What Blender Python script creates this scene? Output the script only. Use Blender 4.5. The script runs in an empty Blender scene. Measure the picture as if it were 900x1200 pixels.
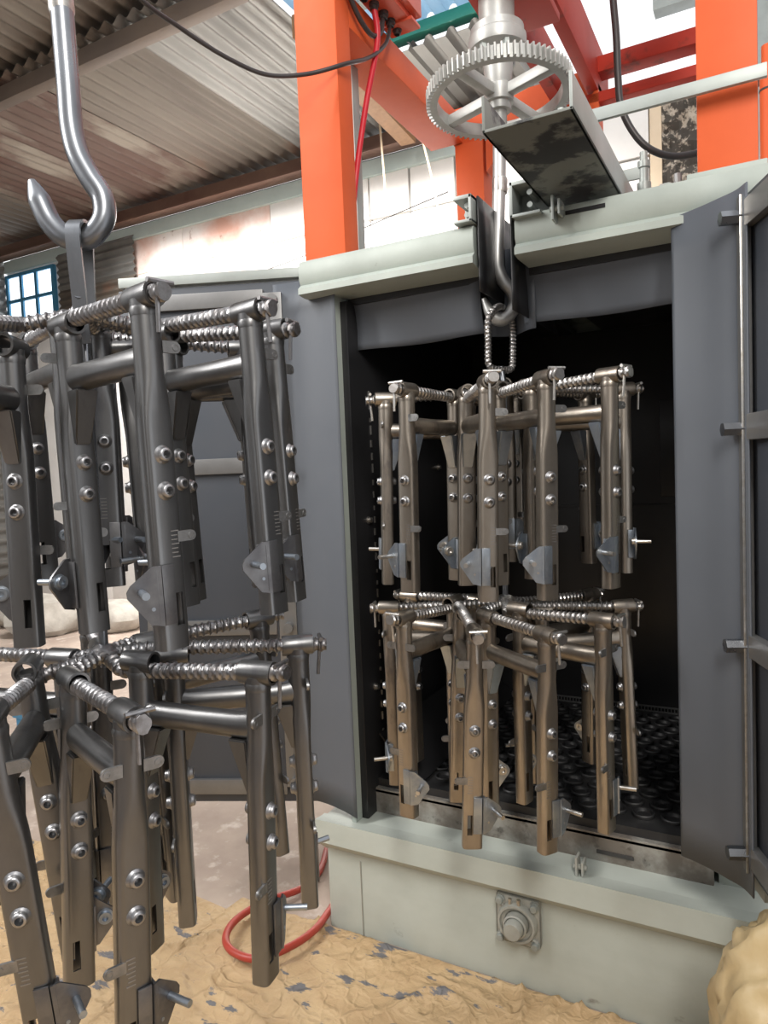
import bpy, bmesh, math, random
from mathutils import Vector, Matrix, noise
R_ = random.Random(7)
sc = bpy.context.scene
COL = sc.collection
PI = math.pi
V = Vector

# ------------------------------------------------------------------ camera, world, lights, exposure
RIGHT = V((0.87959504, 0.47395484, -0.04098028))
DOWN = V((-0.00753245, -0.07225687, -0.99735761))
FWD = V((-0.47566357, 0.87757949, -0.05998674))
CAM = V((1.0238, -1.5006, 1.2))
cd = bpy.data.cameras.new('camera')
cam = bpy.data.objects.new('camera', cd)
COL.objects.link(cam)
cam.matrix_world = Matrix(((RIGHT.x, -DOWN.x, -FWD.x, CAM.x), (RIGHT.y, -DOWN.y, -FWD.y, CAM.y),
                           (RIGHT.z, -DOWN.z, -FWD.z, CAM.z), (0, 0, 0, 1)))
cd.sensor_fit = 'VERTICAL'
cd.sensor_height = 36.0
cd.lens = 830.0 / 1200.0 * 36.0
cd.clip_start = 0.02
sc.camera = cam

w = bpy.data.worlds.new('sky')
sc.world = w
w.use_nodes = True
bg = w.node_tree.nodes['Background']
bg.inputs[0].default_value = (0.97, 0.98, 1.0, 1)
bg.inputs[1].default_value = 1.25

def area(name, loc, target, size, power, color=(1, 1, 1), spread=3.14159):
    l = bpy.data.lights.new(name, 'AREA')
    l.shape = 'RECTANGLE'; l.size, l.size_y = size
    l.energy = power; l.color = color; l.spread = spread
    o = bpy.data.objects.new(name, l); COL.objects.link(o)
    o.location = loc
    o.rotation_euler = (V(target) - V(loc)).to_track_quat('-Z', 'Y').to_euler()
    return o
# unseen area light added to brighten the white wall, and two ceiling fittings over the bay
area('wall_fill_light', (-1.9, 2.1, 3.3), (-1.9, 2.98, 1.6), (3.6, 0.25), 150, (1, 0.98, 0.95), 2.0)
area('bay_lamp', (-1.3, -1.9, 3.0), (0.7, -0.2, 0.8), (0.3, 1.8), 75, (1, 0.97, 0.93))
area('work_lamp', (1.7, -2.2, 2.9), (0.55, 0.0, 0.7), (0.3, 1.3), 60, (1, 0.95, 0.88))

vs = sc.view_settings
vs.view_transform = 'Standard'; vs.look = 'None'; vs.gamma = 1.0; vs.use_curve_mapping = False
vs.exposure = 0.0
sc.cycles.max_bounces = 8

# ------------------------------------------------------------------ materials
def mat(name, base, rough=0.5, metal=0.0, col2=None, scale=8.0, lo=0.4, hi=0.65, bump=0.0, bscale=60.0,
        rvar=0.0, detail=6.0, stretch=(1, 1, 1), col3=None, scale3=30.0, lo3=0.55, hi3=0.7, spec=None, subs=0.0, coat=0.0):
    m = bpy.data.materials.new(name); m.use_nodes = True
    nt = m.node_tree; n = nt.nodes; L = nt.links
    b = n['Principled BSDF']
    b.inputs['Base Color'].default_value = (*base, 1)
    b.inputs['Roughness'].default_value = rough
    b.inputs['Metallic'].default_value = metal
    if coat: b.inputs['Coat Weight'].default_value = coat
    if spec is not None: b.inputs['Specular IOR Level'].default_value = spec
    tc = n.new('ShaderNodeTexCoord'); mp = n.new('ShaderNodeMapping')
    mp.inputs['Scale'].default_value = stretch
    L.new(tc.outputs['Object'], mp.inputs[0])
    def nz(s, d=detail):
        t = n.new('ShaderNodeTexNoise'); t.inputs['Scale'].default_value = s
        t.inputs['Detail'].default_value = d; t.inputs['Roughness'].default_value = 0.6
        L.new(mp.outputs[0], t.inputs['Vector']); return t
    def ramp(src, a, c):
        r = n.new('ShaderNodeMapRange'); r.inputs['From Min'].default_value = a; r.inputs['From Max'].default_value = c
        L.new(src, r.inputs['Value']); return r.outputs[0]
    last = None
    if col2:
        t = nz(scale); f = ramp(t.outputs[0], lo, hi)
        mx = n.new('ShaderNodeMixRGB'); mx.inputs[1].default_value = (*base, 1); mx.inputs[2].default_value = (*col2, 1)
        L.new(f, mx.inputs[0]); last = mx
        if col3:
            t3 = nz(scale3, 10); f3 = ramp(t3.outputs[0], lo3, hi3)
            mx3 = n.new('ShaderNodeMixRGB'); mx3.inputs[2].default_value = (*col3, 1)
            L.new(last.outputs[0], mx3.inputs[1]); L.new(f3, mx3.inputs[0]); last = mx3
        L.new(last.outputs[0], b.inputs['Base Color'])
        if rvar:
            r = n.new('ShaderNodeMapRange'); r.inputs['From Min'].default_value = lo; r.inputs['From Max'].default_value = hi
            r.inputs['To Min'].default_value = rough; r.inputs['To Max'].default_value = rough + rvar
            L.new(t.outputs[0], r.inputs['Value']); L.new(r.outputs[0], b.inputs['Roughness'])
    if bump:
        t = nz(bscale); bp = n.new('ShaderNodeBump'); bp.inputs['Strength'].default_value = bump
        bp.inputs['Distance'].default_value = 0.01
        L.new(t.outputs[0], bp.inputs['Height']); L.new(bp.outputs[0], b.inputs['Normal'])
    return m

M = {}
M['grey'] = mat('raw_steel_grey', (0.205, 0.206, 0.208), 0.27, 0.92, (0.13, 0.13, 0.132), 9, 0.35, 0.7, rvar=0.14, stretch=(1, 1, .35), col3=(0.09, 0.09, 0.1), scale3=22, lo3=0.58, hi3=0.75)
M['bronze'] = mat('heat_tinted_steel', (0.40, 0.36, 0.31), 0.28, 0.92, (0.22, 0.19, 0.16), 11, 0.35, 0.7, rvar=0.14, stretch=(1, 1, .35), col3=(0.10, 0.09, 0.09), scale3=24, lo3=0.58, hi3=0.75)
M['plate'] = mat('blued_plate_steel', (0.42, 0.46, 0.5), 0.32, 0.92, (0.26, 0.3, 0.36), 18, 0.4, 0.65, rvar=0.15)
M['lug'] = mat('lug_steel', (0.33, 0.33, 0.33), 0.38, 0.9, (0.2, 0.2, 0.2), 30, 0.4, 0.65, rvar=0.12)
M['plate_dark'] = mat('dark_plate_steel', (0.21, 0.21, 0.215), 0.36, 0.9, (0.13, 0.13, 0.14), 18, 0.4, 0.65, rvar=0.12)
M['rebar'] = mat('blasted_rebar', (0.45, 0.44, 0.43), 0.3, 0.95, (0.22, 0.2, 0.19), 40, 0.4, 0.7, rvar=0.2)
M['rebar_dark'] = mat('dark_rebar', (0.33, 0.33, 0.34), 0.3, 0.95, (0.14, 0.13, 0.13), 40, 0.4, 0.7, rvar=0.2)
M['zinc'] = mat('bright_bolt_steel', (0.62, 0.61, 0.59), 0.28, 0.95, (0.4, 0.37, 0.33), 60, 0.4, 0.7, rvar=0.15)
M['hook'] = mat('forged_hook_steel', (0.25, 0.26, 0.28), 0.27, 0.95, (0.15, 0.16, 0.175), 14, 0.4, 0.65, rvar=0.15, stretch=(1, 1, .4))
M['spindle'] = mat('bright_turned_steel', (0.52, 0.52, 0.51), 0.36, 0.7, (0.38, 0.38, 0.37), 14, 0.4, 0.65, rvar=0.12, stretch=(1, 1, .4))
M['nutsteel'] = mat('weld_nut_steel', (0.40, 0.40, 0.41), 0.32, 0.92, (0.26, 0.26, 0.27), 50, 0.4, 0.7, rvar=0.12)
M['mark'] = mat('stamped_mark', (0.3, 0.29, 0.28), 0.5, 0.8)
M['paint'] = mat('grey_green_enamel', (0.40, 0.445, 0.41), 0.45, 0.0, (0.31, 0.345, 0.315), 5, 0.35, 0.75, bump=0.03, bscale=40, rvar=0.12, col3=(0.2, 0.19, 0.16), scale3=16, lo3=0.69, hi3=0.78)
M['paint_base'] = mat('worn_grey_green_enamel', (0.49, 0.53, 0.49), 0.45, 0.0, (0.38, 0.41, 0.37), 4, 0.3, 0.75, bump=0.03, bscale=40, col3=(0.17, 0.16, 0.14), scale3=9, lo3=0.66, hi3=0.76, stretch=(1, 1, 1.6))
M['sill'] = mat('dusty_bare_steel_sill', (0.2, 0.175, 0.15), 0.5, 0.4, (0.36, 0.35, 0.32), 12, 0.45, 0.62, col3=(0.08, 0.07, 0.06), scale3=26, lo3=0.57, hi3=0.7)
M['rubber'] = mat('charcoal_rubber_sheet', (0.092, 0.104, 0.124), 0.46, 0.0, (0.108, 0.12, 0.14), 3, 0.3, 0.7, rvar=0.08)
M['door'] = mat('charcoal_door_panel', (0.045, 0.054, 0.07), 0.45, 0.0, (0.062, 0.068, 0.08), 3, 0.3, 0.7, rvar=0.1)
M['strap'] = mat('grey_steel_strap', (0.24, 0.24, 0.24), 0.42, 0.6, (0.18, 0.18, 0.18), 8, 0.35, 0.7)
M['black'] = mat('black_wear_plate', (0.012, 0.012, 0.013), 0.3, 0.0, (0.02, 0.02, 0.022), 6, 0.3, 0.7, rvar=0.12)
M['mat'] = mat('black_rubber_floor_mat', (0.018, 0.018, 0.019), 0.5, 0.0, (0.045, 0.044, 0.043), 9, 0.5, 0.75, rvar=0.1)
M['cast'] = mat('cast_grey_gear', (0.46, 0.465, 0.45), 0.42, 0.35, (0.34, 0.34, 0.32), 12, 0.35, 0.7, bump=0.05, bscale=70)
M['casting'] = mat('painted_bearing_casting', (0.4, 0.41, 0.375), 0.45, 0.1, (0.3, 0.3, 0.27), 18, 0.35, 0.7, bump=0.06, bscale=120)
M['orange'] = mat('orange_enamel', (0.69, 0.122, 0.036), 0.48, 0.0, (0.6, 0.1, 0.03), 4, 0.3, 0.7, rvar=0.1, col3=(0.35, 0.06, 0.03), scale3=20, lo3=0.68, hi3=0.78, spec=.25)
M['red'] = mat('red_oxide_enamel', (0.42, 0.035, 0.018), 0.5, 0.0, (0.38, 0.035, 0.02), 5, 0.3, 0.7, rvar=0.1, col3=(0.1, 0.03, 0.02), scale3=14, lo3=0.58, hi3=0.72, spec=.25)
M['box'] = mat('orange_red_control_box', (0.62, 0.095, 0.045), 0.35, 0.0, (0.55, 0.08, 0.04), 5, 0.3, 0.7)
M['channel'] = mat('smeared_black_channel', (0.17, 0.18, 0.165), 0.5, 0.1, (0.03, 0.03, 0.032), 9, 0.47, 0.53)
M['roof'] = mat('galvanised_roof', (0.19, 0.165, 0.135), 0.5, 0.35, (0.11, 0.09, 0.075), 1.6, 0.35, 0.65, stretch=(1, .25, 1), col3=(0.25, 0.10, 0.05), scale3=1.1, lo3=0.55, hi3=0.68)
M['roof_rust'] = mat('rusty_roof', (0.14, 0.105, 0.085), 0.6, 0.2, (0.10, 0.052, 0.04), 1.5, 0.35, 0.6, stretch=(1, .3, 1), col3=(0.27, 0.24, 0.2), scale3=2.6, lo3=0.48, hi3=0.6)
M['roof_grey'] = mat('grey_roof', (0.29, 0.285, 0.27), 0.42, 0.5, (0.18, 0.175, 0.165), 2, 0.35, 0.65, stretch=(1, .25, 1))
M['purlin'] = mat('dark_steel_purlin', (0.13, 0.105, 0.09), 0.5, 0.3, (0.18, 0.14, 0.11), 3, 0.3, 0.7)
M['eave'] = mat('brown_oxide_channel', (0.16, 0.085, 0.065), 0.5, 0.2, (0.24, 0.15, 0.11), 3, 0.3, 0.7)
M['teal'] = mat('pale_teal_beam', (0.6, 0.72, 0.7), 0.5, 0.0, (0.5, 0.62, 0.61), 3, 0.3, 0.7)
M['green'] = mat('green_beam', (0.03, 0.30, 0.22), 0.45, 0.0, (0.03, 0.25, 0.19), 3, 0.3, 0.7)
M['wall'] = mat('whitewashed_wall', (0.84, 0.82, 0.79), 0.8, 0.0, (0.7, 0.68, 0.65), 1.6, 0.45, 0.7, bump=0.1, bscale=20, col3=(0.34, 0.31, 0.28), scale3=5, lo3=0.66, hi3=0.74)
M['wall_pink'] = mat('rust_stained_plaster', (0.66, 0.38, 0.3), 0.8, 0.0, (0.86, 0.8, 0.76), 1.3, 0.36, 0.56, bump=0.1, bscale=20, col3=(0.3, 0.17, 0.13), scale3=6, lo3=0.62, hi3=0.7)
M['shopwall'] = mat('grey_workshop_wall', (0.3, 0.29, 0.28), 0.8, 0.0, (0.2, 0.195, 0.19), 2, 0.35, 0.65)
M['stone'] = mat('rough_dark_stone', (0.07, 0.06, 0.05), 0.9, 0.0, (0.5, 0.43, 0.35), 22, 0.5, 0.6, bump=0.6, bscale=24)
M['cream'] = mat('cream_timber', (0.72, 0.58, 0.42), 0.6, 0.0, (0.66, 0.52, 0.36), 6, 0.3, 0.7)
M['wood'] = mat('brown_timber', (0.34, 0.185, 0.09), 0.6, 0.0, (0.25, 0.13, 0.06), 6, 0.3, 0.7, stretch=(6, .6, 6))
M['concrete'] = mat('dusty_concrete', (0.50, 0.405, 0.335), 0.85, 0.0, (0.34, 0.265, 0.22), 2.2, 0.35, 0.65, bump=0.15, bscale=30, col3=(0.58, 0.5, 0.44), scale3=14, lo3=0.55, hi3=0.7)
M['kraft'] = mat('tan_kraft_sheet', (0.56, 0.40, 0.225), 0.62, 0.0, (0.46, 0.31, 0.165), 5, 0.35, 0.65, bump=0.35, bscale=26, col3=(0.15, 0.145, 0.15), scale3=7.5, lo3=0.6, hi3=0.625, stretch=(1, 2.2, 1))
def creases(m, sc1, sc2, st):
    nt = m.node_tree; n = nt.nodes; L = nt.links; b = n['Principled BSDF']
    tc = n.new('ShaderNodeTexCoord'); w_ = n.new('ShaderNodeTexNoise'); w_.inputs['Scale'].default_value = 5; w_.inputs['Detail'].default_value = 4
    L.new(tc.outputs['Object'], w_.inputs['Vector'])
    ad = n.new('ShaderNodeVectorMath'); ad.operation = 'MULTIPLY_ADD'; ad.inputs[1].default_value = (.22, .22, .22)
    L.new(w_.outputs['Color'], ad.inputs[0]); L.new(tc.outputs['Object'], ad.inputs[2])
    prev = n['Bump'].outputs[0] if 'Bump' in n else None
    for k, (s_, d_) in enumerate(((sc1, st), (sc2, st * .6))):
        v_ = n.new('ShaderNodeTexVoronoi'); v_.feature = 'DISTANCE_TO_EDGE'; v_.inputs['Scale'].default_value = s_
        L.new(ad.outputs[0], v_.inputs['Vector'])
        r_ = n.new('ShaderNodeMapRange'); r_.inputs['From Max'].default_value = .13; r_.inputs['To Min'].default_value = 1; r_.inputs['To Max'].default_value = 0; r_.interpolation_type = 'SMOOTHSTEP'
        L.new(v_.outputs['Distance'], r_.inputs['Value'])
        bp = n.new('ShaderNodeBump'); bp.inputs['Strength'].default_value = d_; bp.inputs['Distance'].default_value = .012
        L.new(r_.outputs[0], bp.inputs['Height'])
        if prev: L.new(prev, bp.inputs['Normal'])
        prev = bp.outputs[0]
    L.new(prev, b.inputs['Normal'])
creases(M['kraft'], 7, 20, .4)
M['bag'] = mat('tan_plastic_sack', (0.60, 0.47, 0.27), 0.4, 0.0, (0.52, 0.39, 0.2), 6, 0.35, 0.65, bump=0.1, bscale=30)
M['cable'] = mat('black_cable', (0.035, 0.03, 0.03), 0.4)
M['hose'] = mat('red_hose', (0.45, 0.045, 0.03), 0.4, 0.0, (0.38, 0.06, 0.04), 20, 0.3, 0.7)
M['redcable'] = mat('red_cable', (0.55, 0.02, 0.035), 0.4)
M['galv'] = mat('galvanised_bar', (0.36, 0.39, 0.375), 0.45, 0.3, (0.28, 0.305, 0.29), 8, 0.35, 0.7)
M['dust'] = mat('black_shot_dust', (0.05, 0.047, 0.045), 0.8)
M['blue'] = mat('blue_plastic', (0.06, 0.27, 0.45), 0.5, 0.0, (0.05, 0.2, 0.36), 6, 0.3, 0.7)
M['rubble'] = mat('pale_rubble', (0.5, 0.47, 0.42), 0.9, 0.0, (0.36, 0.33, 0.29), 9, 0.35, 0.65, bump=0.4, bscale=25)
def translucent(name, c):
    m = bpy.data.materials.new(name); m.use_nodes = True
    nt = m.node_tree; b = nt.nodes['Principled BSDF']
    b.inputs['Base Color'].default_value = (*c, 1); b.inputs['Roughness'].default_value = 0.5
    t = nt.nodes.new('ShaderNodeBsdfTranslucent'); t.inputs[0].default_value = (*c, 1)
    mx = nt.nodes.new('ShaderNodeMixShader'); mx.inputs[0].default_value = 0.8
    nt.links.new(b.outputs[0], mx.inputs[1]); nt.links.new(t.outputs[0], mx.inputs[2])
    nt.links.new(mx.outputs[0], nt.nodes['Material Output'].inputs[0])
    return m
M['bluesheet'] = translucent('translucent_blue_sheet', (0.62, 0.78, 0.9))
def emis(name, c, s):
    m = bpy.data.materials.new(name); m.use_nodes = True
    b = m.node_tree.nodes['Principled BSDF']
    b.inputs['Base Color'].default_value = (0.5, 0.55, 0.6, 1); b.inputs['Roughness'].default_value = .1
    b.inputs['Emission Color'].default_value = (*c, 1); b.inputs['Emission Strength'].default_value = s
    return m
M['daylight'] = emis('daylit_window_glass', (0.85, 0.93, 1.0), 2.2)

# ------------------------------------------------------------------ mesh helpers
def new(): return bmesh.new()
def box(bm, lo, hi, bev=0.0, mtx=None):
    lo, hi = V(lo), V(hi); c = (lo + hi) / 2; s = hi - lo
    r = bmesh.ops.create_cube(bm, size=1.0)
    vs_ = r['verts']
    for v in vs_: v.co = V((v.co.x * s.x + c.x, v.co.y * s.y + c.y, v.co.z * s.z + c.z))
    if bev > 0:
        es = list({e for v in vs_ for e in v.link_edges})
        rb = bmesh.ops.bevel(bm, geom=es, offset=bev, segments=2, affect='EDGES', profile=0.6)
        vs_ = list({v for f in rb['faces'] for v in f.verts} | {v for v in vs_ if v.is_valid})
    if mtx is not None:
        for v in vs_: v.co = mtx @ v.co
    return vs_
def frame_of(t):
    t = t.normalized(); a = V((0, 0, 1)) if abs(t.z) < 0.9 else V((1, 0, 0))
    x = t.cross(a).normalized(); return x, t.cross(x).normalized()
def ring(bm, c, x, y, r, n, ph=0.0):
    return [bm.verts.new(c + x * (r * math.cos(ph + 2 * PI * i / n)) + y * (r * math.sin(ph + 2 * PI * i / n))) for i in range(n)]
def skin(bm, a, b):
    n = len(a)
    for i in range(n): bm.faces.new((a[i], a[(i + 1) % n], b[(i + 1) % n], b[i]))
def cyl(bm, p0, p1, r0, r1=None, n=16, cap=True):
    p0, p1 = V(p0), V(p1); r1 = r0 if r1 is None else r1
    x, y = frame_of(p1 - p0)
    a = ring(bm, p0, x, y, r0, n); b = ring(bm, p1, x, y, r1, n); skin(bm, a, b)
    if cap: bm.faces.new(a[::-1]); bm.faces.new(b)
def lathe(bm, prof, o, axis, n=28):
    """prof: list of (radius, distance along axis)"""
    o, axis = V(o), V(axis).normalized(); x, y = frame_of(axis); prev = None; first = None
    for r, h in prof:
        k = ring(bm, o + axis * h, x, y, max(r, 1e-5), n)
        if prev: skin(bm, prev, k)
        else: first = k
        prev = k
    if prof[0][0] > 1e-4 and prof[-1] != prof[0]: bm.faces.new(first[::-1])
    if prof[-1][0] > 1e-4 and prof[-1] != prof[0]: bm.faces.new(prev)
def smooth_path(pts, per=8):
    pts = [V(p) for p in pts]; out = []
    P = [pts[0] * 2 - pts[1]] + pts + [pts[-1] * 2 - pts[-2]]
    for i in range(1, len(P) - 2):
        for k in range(per):
            t = k / per; a, b, c, d = P[i - 1], P[i], P[i + 1], P[i + 2]
            out.append(0.5 * ((2 * b) + (c - a) * t + (2 * a - 5 * b + 4 * c - d) * t * t + (3 * b - a - 3 * c + d) * t ** 3))
    out.append(pts[-1]); return out
def tube(bm, pts, r, n=12, rf=None, cap=True):
    """sweep along points with a parallel-transported frame; rf(s, theta)->radius"""
    pts = [V(p) for p in pts]; T = []
    for i in range(len(pts)):
        a = pts[max(0, i - 1)]; b = pts[min(len(pts) - 1, i + 1)]; T.append((b - a).normalized())
    x, y = frame_of(T[0]); s = 0.0; prev = None; first = None
    for i, p in enumerate(pts):
        if i:
            s += (p - pts[i - 1]).length
            x = (x - T[i] * x.dot(T[i])).normalized(); y = T[i].cross(x)
        k = []
        for j in range(n):
            th = 2 * PI * j / n; rr = rf(s, th) if rf else (r if not callable(r) else r(i / (len(pts) - 1)))
            k.append(bm.verts.new(p + x * (rr * math.cos(th)) + y * (rr * math.sin(th))))
        if prev: skin(bm, prev, k)
        else: first = k
        prev = k
    if cap: bm.faces.new(first[::-1]); bm.faces.new(prev)
def rebar(bm, pts, r=0.0095, pitch=0.0115, rib=0.0024, n=14, step=0.0013):
    """deformed bar: slanted ribs in two half turns and two long seams"""
    pts = [V(p) for p in pts]; fine = [pts[0]]
    for a, b in zip(pts, pts[1:]):
        k = max(1, int((b - a).length / step))
        for i in range(1, k + 1): fine.append(a.lerp(b, i / k))
    def rf(s, th):
        u = (s / pitch + abs(((th / PI) % 2) - 1) * 0.9) % 1.0
        q = rib * min(1.0, 1.7 * math.sin(PI * u / .46)) if u < 0.46 else 0.0
        return r + q
    tube(bm, fine, r, n, rf)
def prism(bm, poly, y0, y1, mtx=None):
    """poly in (x,z), extruded along y"""
    a = [bm.verts.new(V((p[0], y0, p[1]))) for p in poly]; b = [bm.verts.new(V((p[0], y1, p[1]))) for p in poly]
    bm.faces.new(a); bm.faces.new(b[::-1])
    for i in range(len(poly)): bm.faces.new((a[i], b[i], b[(i + 1) % len(poly)], a[(i + 1) % len(poly)]))
    if mtx is not None:
        for v in a + b: v.co = mtx @ v.co
def sheet(bm, rows, th, nrm):
    """rows: grid of points -> thickened sheet, th along nrm"""
    nrm = V(nrm); n, m = len(rows), len(rows[0])
    A = [[bm.verts.new(V(p)) for p in r] for r in rows]; B = [[bm.verts.new(V(p) + nrm * th) for p in r] for r in rows]
    for i in range(n - 1):
        for j in range(m - 1):
            bm.faces.new((A[i][j], A[i + 1][j], A[i + 1][j + 1], A[i][j + 1]))
            bm.faces.new((B[i][j], B[i][j + 1], B[i + 1][j + 1], B[i + 1][j]))
    for i in range(n - 1):
        bm.faces.new((A[i][0], B[i][0], B[i + 1][0], A[i + 1][0])); bm.faces.new((A[i][-1], A[i + 1][-1], B[i + 1][-1], B[i][-1]))
    for j in range(m - 1):
        bm.faces.new((A[0][j], A[0][j + 1], B[0][j + 1], B[0][j])); bm.faces.new((A[-1][j], B[-1][j], B[-1][j + 1], A[-1][j + 1]))
def to_mesh(name, bm, m, ang=40):
    bmesh.ops.recalc_face_normals(bm, faces=bm.faces[:])
    me = bpy.data.meshes.new(name); bm.to_mesh(me); bm.free()
    me.materials.append(m)
    me.polygons.foreach_set('use_smooth', [True] * len(me.polygons)); me.set_sharp_from_angle(angle=math.radians(ang))
    return me
ROOT = {}
def link(name, me, parent=None, loc=(0, 0, 0)):
    o = bpy.data.objects.new(name, me); COL.objects.link(o)
    if parent: o.parent = parent
    o.location = loc; return o
def obj(name, bm, m, parent=None, ang=40):
    """one mesh object from world-space geometry; children are re-based on their thing's own origin"""
    p = parent
    while p and p.parent: p = p.parent
    if p: bmesh.ops.transform(bm, matrix=Matrix.Translation(-V(ROOT[p.name])), verts=bm.verts[:])
    return link(name, to_mesh(name, bm, M[m] if isinstance(m, str) else m, ang), parent)
def thing(name, label, cat, loc=(0, 0, 0), group=None):
    o = bpy.data.objects.new(name, None); o.empty_display_size = 0.05; COL.objects.link(o); o.location = loc
    ROOT[o.name] = tuple(loc); tag(o, label, cat, group); return o
def tag(o, label, cat, group=None):
    o['label'] = label; o['category'] = cat
    if group: o['group'] = group
    return o
def struct(o): o['kind'] = 'structure'; return o

# ------------------------------------------------------------------ the setting: floor, walls, roof
bm = new(); box(bm, (-7, -4, -0.1), (3.2, 3.3, 0.0)); struct(obj('floor', bm, 'concrete'))
wl = bpy.data.objects.new('wall_back', None); COL.objects.link(wl); ROOT['wall_back'] = (0, 3, 0); wl.location = (0, 3, 0); struct(wl)
xs = [-5.5, -4.3, -3.2, -2.3, -1.43, -1.115, -0.78, -0.1, 0.44]
for i in range(len(xs) - 1):
    g = .006 if i >= 3 else .0015
    for z0, z1, pink in ((0, 2.60, False), (2.60, 2.96, i in (1, 2)), (2.96, 3.36, i in (1, 2))):
        bm = new(); box(bm, (xs[i] + g, 3.0 + R_.uniform(-.006, .006) * (i >= 3), z0 + g), (xs[i + 1] - g, 3.06, z1 - g), 0.003)
        obj('panel', bm, 'wall_pink' if pink else 'wall', wl)
bm = new(); box(bm, (-5.5, 3.045, 0), (0.44, 3.12, 3.4)); obj('backing', bm, 'purlin', wl)
bm = new(); box(bm, (-5.5, 2.97, 3.25), (-0.6, 3.05, 3.36), 0.006); struct(obj('trim_1', bm, 'teal'))
bm = new(); box(bm, (-5.6, 2.88, 3.36), (-0.3, 2.96, 3.47), 0.004); box(bm, (-5.6, 2.84, 3.36), (-0.3, 2.96, 3.375), 0.002)
struct(obj('trim_2', bm, 'eave'))
# right part of the back wall: pale wall, cream post and rough dark stone
bm = new(); box(bm, (0.44, 3.0, 0), (0.505, 3.07, 3.38), 0.004); struct(obj('trim_3', bm, 'cream'))
bm = new()
nx, nz_ = 26, 40
rows = [[V((0.505 + 0.62 * i / nx, 3.03 - 0.05 * abs(noise.noise(V((i * .45, 1.7, j * .45)))) - .03 * noise.noise(V((i * .9, 4.2, j * .9))), 1.6 + 1.74 * j / nz_)) for i in range(nx + 1)] for j in range(nz_ + 1)]
sheet(bm, rows, 0.2, (0, 1, 0)); struct(obj('wall_right', bm, 'stone', ang=25))
bm = new(); box(bm, (0.47, 3.0, 3.76), (1.1, 3.1, 4.6), 0.004); box(bm, (.97, 3.0, 0), (1.1, 3.1, 3.765), 0.004); struct(obj('trim_4', bm, 'galv'))

# the rest of the workshop round the viewer: a wall with windows behind, and one with a wide doorway at right
bm = new()
for lo, hi in (((-7, -3.9, 0), (3.2, -3.8, 1.0)), ((-7, -3.9, 2.7), (3.2, -3.8, 3.6)), ((-7, -3.9, 1.0), (-4.6, -3.8, 2.7)), ((-3.4, -3.9, 1.0), (-1.6, -3.8, 2.7)), ((-.5, -3.9, 1.0), (1.5, -3.8, 2.7)), ((2.4, -3.9, 1.0), (3.2, -3.8, 2.7))):
    box(bm, lo, hi)
struct(obj('wall_front', bm, 'shopwall'))
bm = new()
for lo, hi in (((3.1, -3.9, 0), (3.2, -2.2, 3.6)), ((3.1, -2.2, 2.9), (3.2, -.4, 3.6)), ((3.1, -.4, 0), (3.2, 3.3, 3.6))): box(bm, lo, hi)
struct(obj('trim_9', bm, 'shopwall'))
# corrugated roof: every sheet its own piece
ceil = bpy.data.objects.new('ceiling', None); COL.objects.link(ceil); ROOT['ceiling'] = (0, 0, 3.5); ceil.location = (0, 0, 3.5); struct(ceil)
PIT = 0.1
def corr(wd, y0, y1, amp=0.017, pit=PIT, trap=False):
    bm = new(); n = int(wd / pit * (8 if not trap else 8)); rows = []
    for yy in (y0, (y0 + y1) / 2, y1):
        r = []
        for i in range(n + 1):
            x = wd * i / n; c = math.cos(2 * PI * x / pit)
            z = amp * (c if not trap else max(-1, min(1, 2.6 * c - 1.2)))
            r.append(V((x, yy, z)))
        rows.append(r)
    sheet(bm, rows, 0.0012, (0, 0, 1)); return bm
SW = PIT * 8
sm1 = to_mesh('roof_sheet', corr(SW + .04, 1.15, 2.98), M['roof'], 60)
sm2 = to_mesh('roof_sheet', corr(SW + .04, -0.9, 1.36), M['roof'], 60)
sm3 = to_mesh('roof_sheet', corr(SW + .04, 1.15, 2.98), M['roof_rust'], 60)
sm4 = to_mesh('roof_sheet', corr(SW + .04, 1.15, 2.98), M['roof_grey'], 60)
x = -1.10 - SW; k = 0
while x > -6.6:
    link('roof_sheet', sm4 if k == 0 else (sm3 if k in (2, 3, 5) else sm1), ceil, (x, 0, 0.0 + 0.003 * (k % 2)))
    link('roof_sheet', sm2, ceil, (x, 0, 0.05 + 0.003 * (k % 2)))
    x -= SW; k += 1
g1 = to_mesh('roof_sheet', corr(0.52, 2.12, 2.95, 0.02, 0.13, True), M['roof_grey'], 50)
for i in range(2): link('roof_sheet', g1, ceil, (-1.16 + i * 0.48, 0, -.012 + .004 * (i % 2)))
b1 = to_mesh('skylight_sheet', corr(0.52, 0.7, 2.16, 0.018, 0.13, True), M['bluesheet'], 50)
for i in range(2): link('skylight_sheet', b1, ceil, (-1.16 + i * 0.48, 0, 0.125 + .004 * (i % 2)))
for nm, y0, z0, m, x0, x1, hh in (('trim_5', 1.2, 3.40, 'purlin', -6.6, -1.08, .085), ('trim_6', 2.10, 3.525, 'green', -1.2, -.22, .06), ('trim_7', 1.76, 3.555, 'galv', -1.2, -.22, .045)):
    bm = new(); box(bm, (x0, y0, z0), (x1, y0 + 0.07, z0 + hh), 0.003); struct(obj(nm, bm, m))

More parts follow.
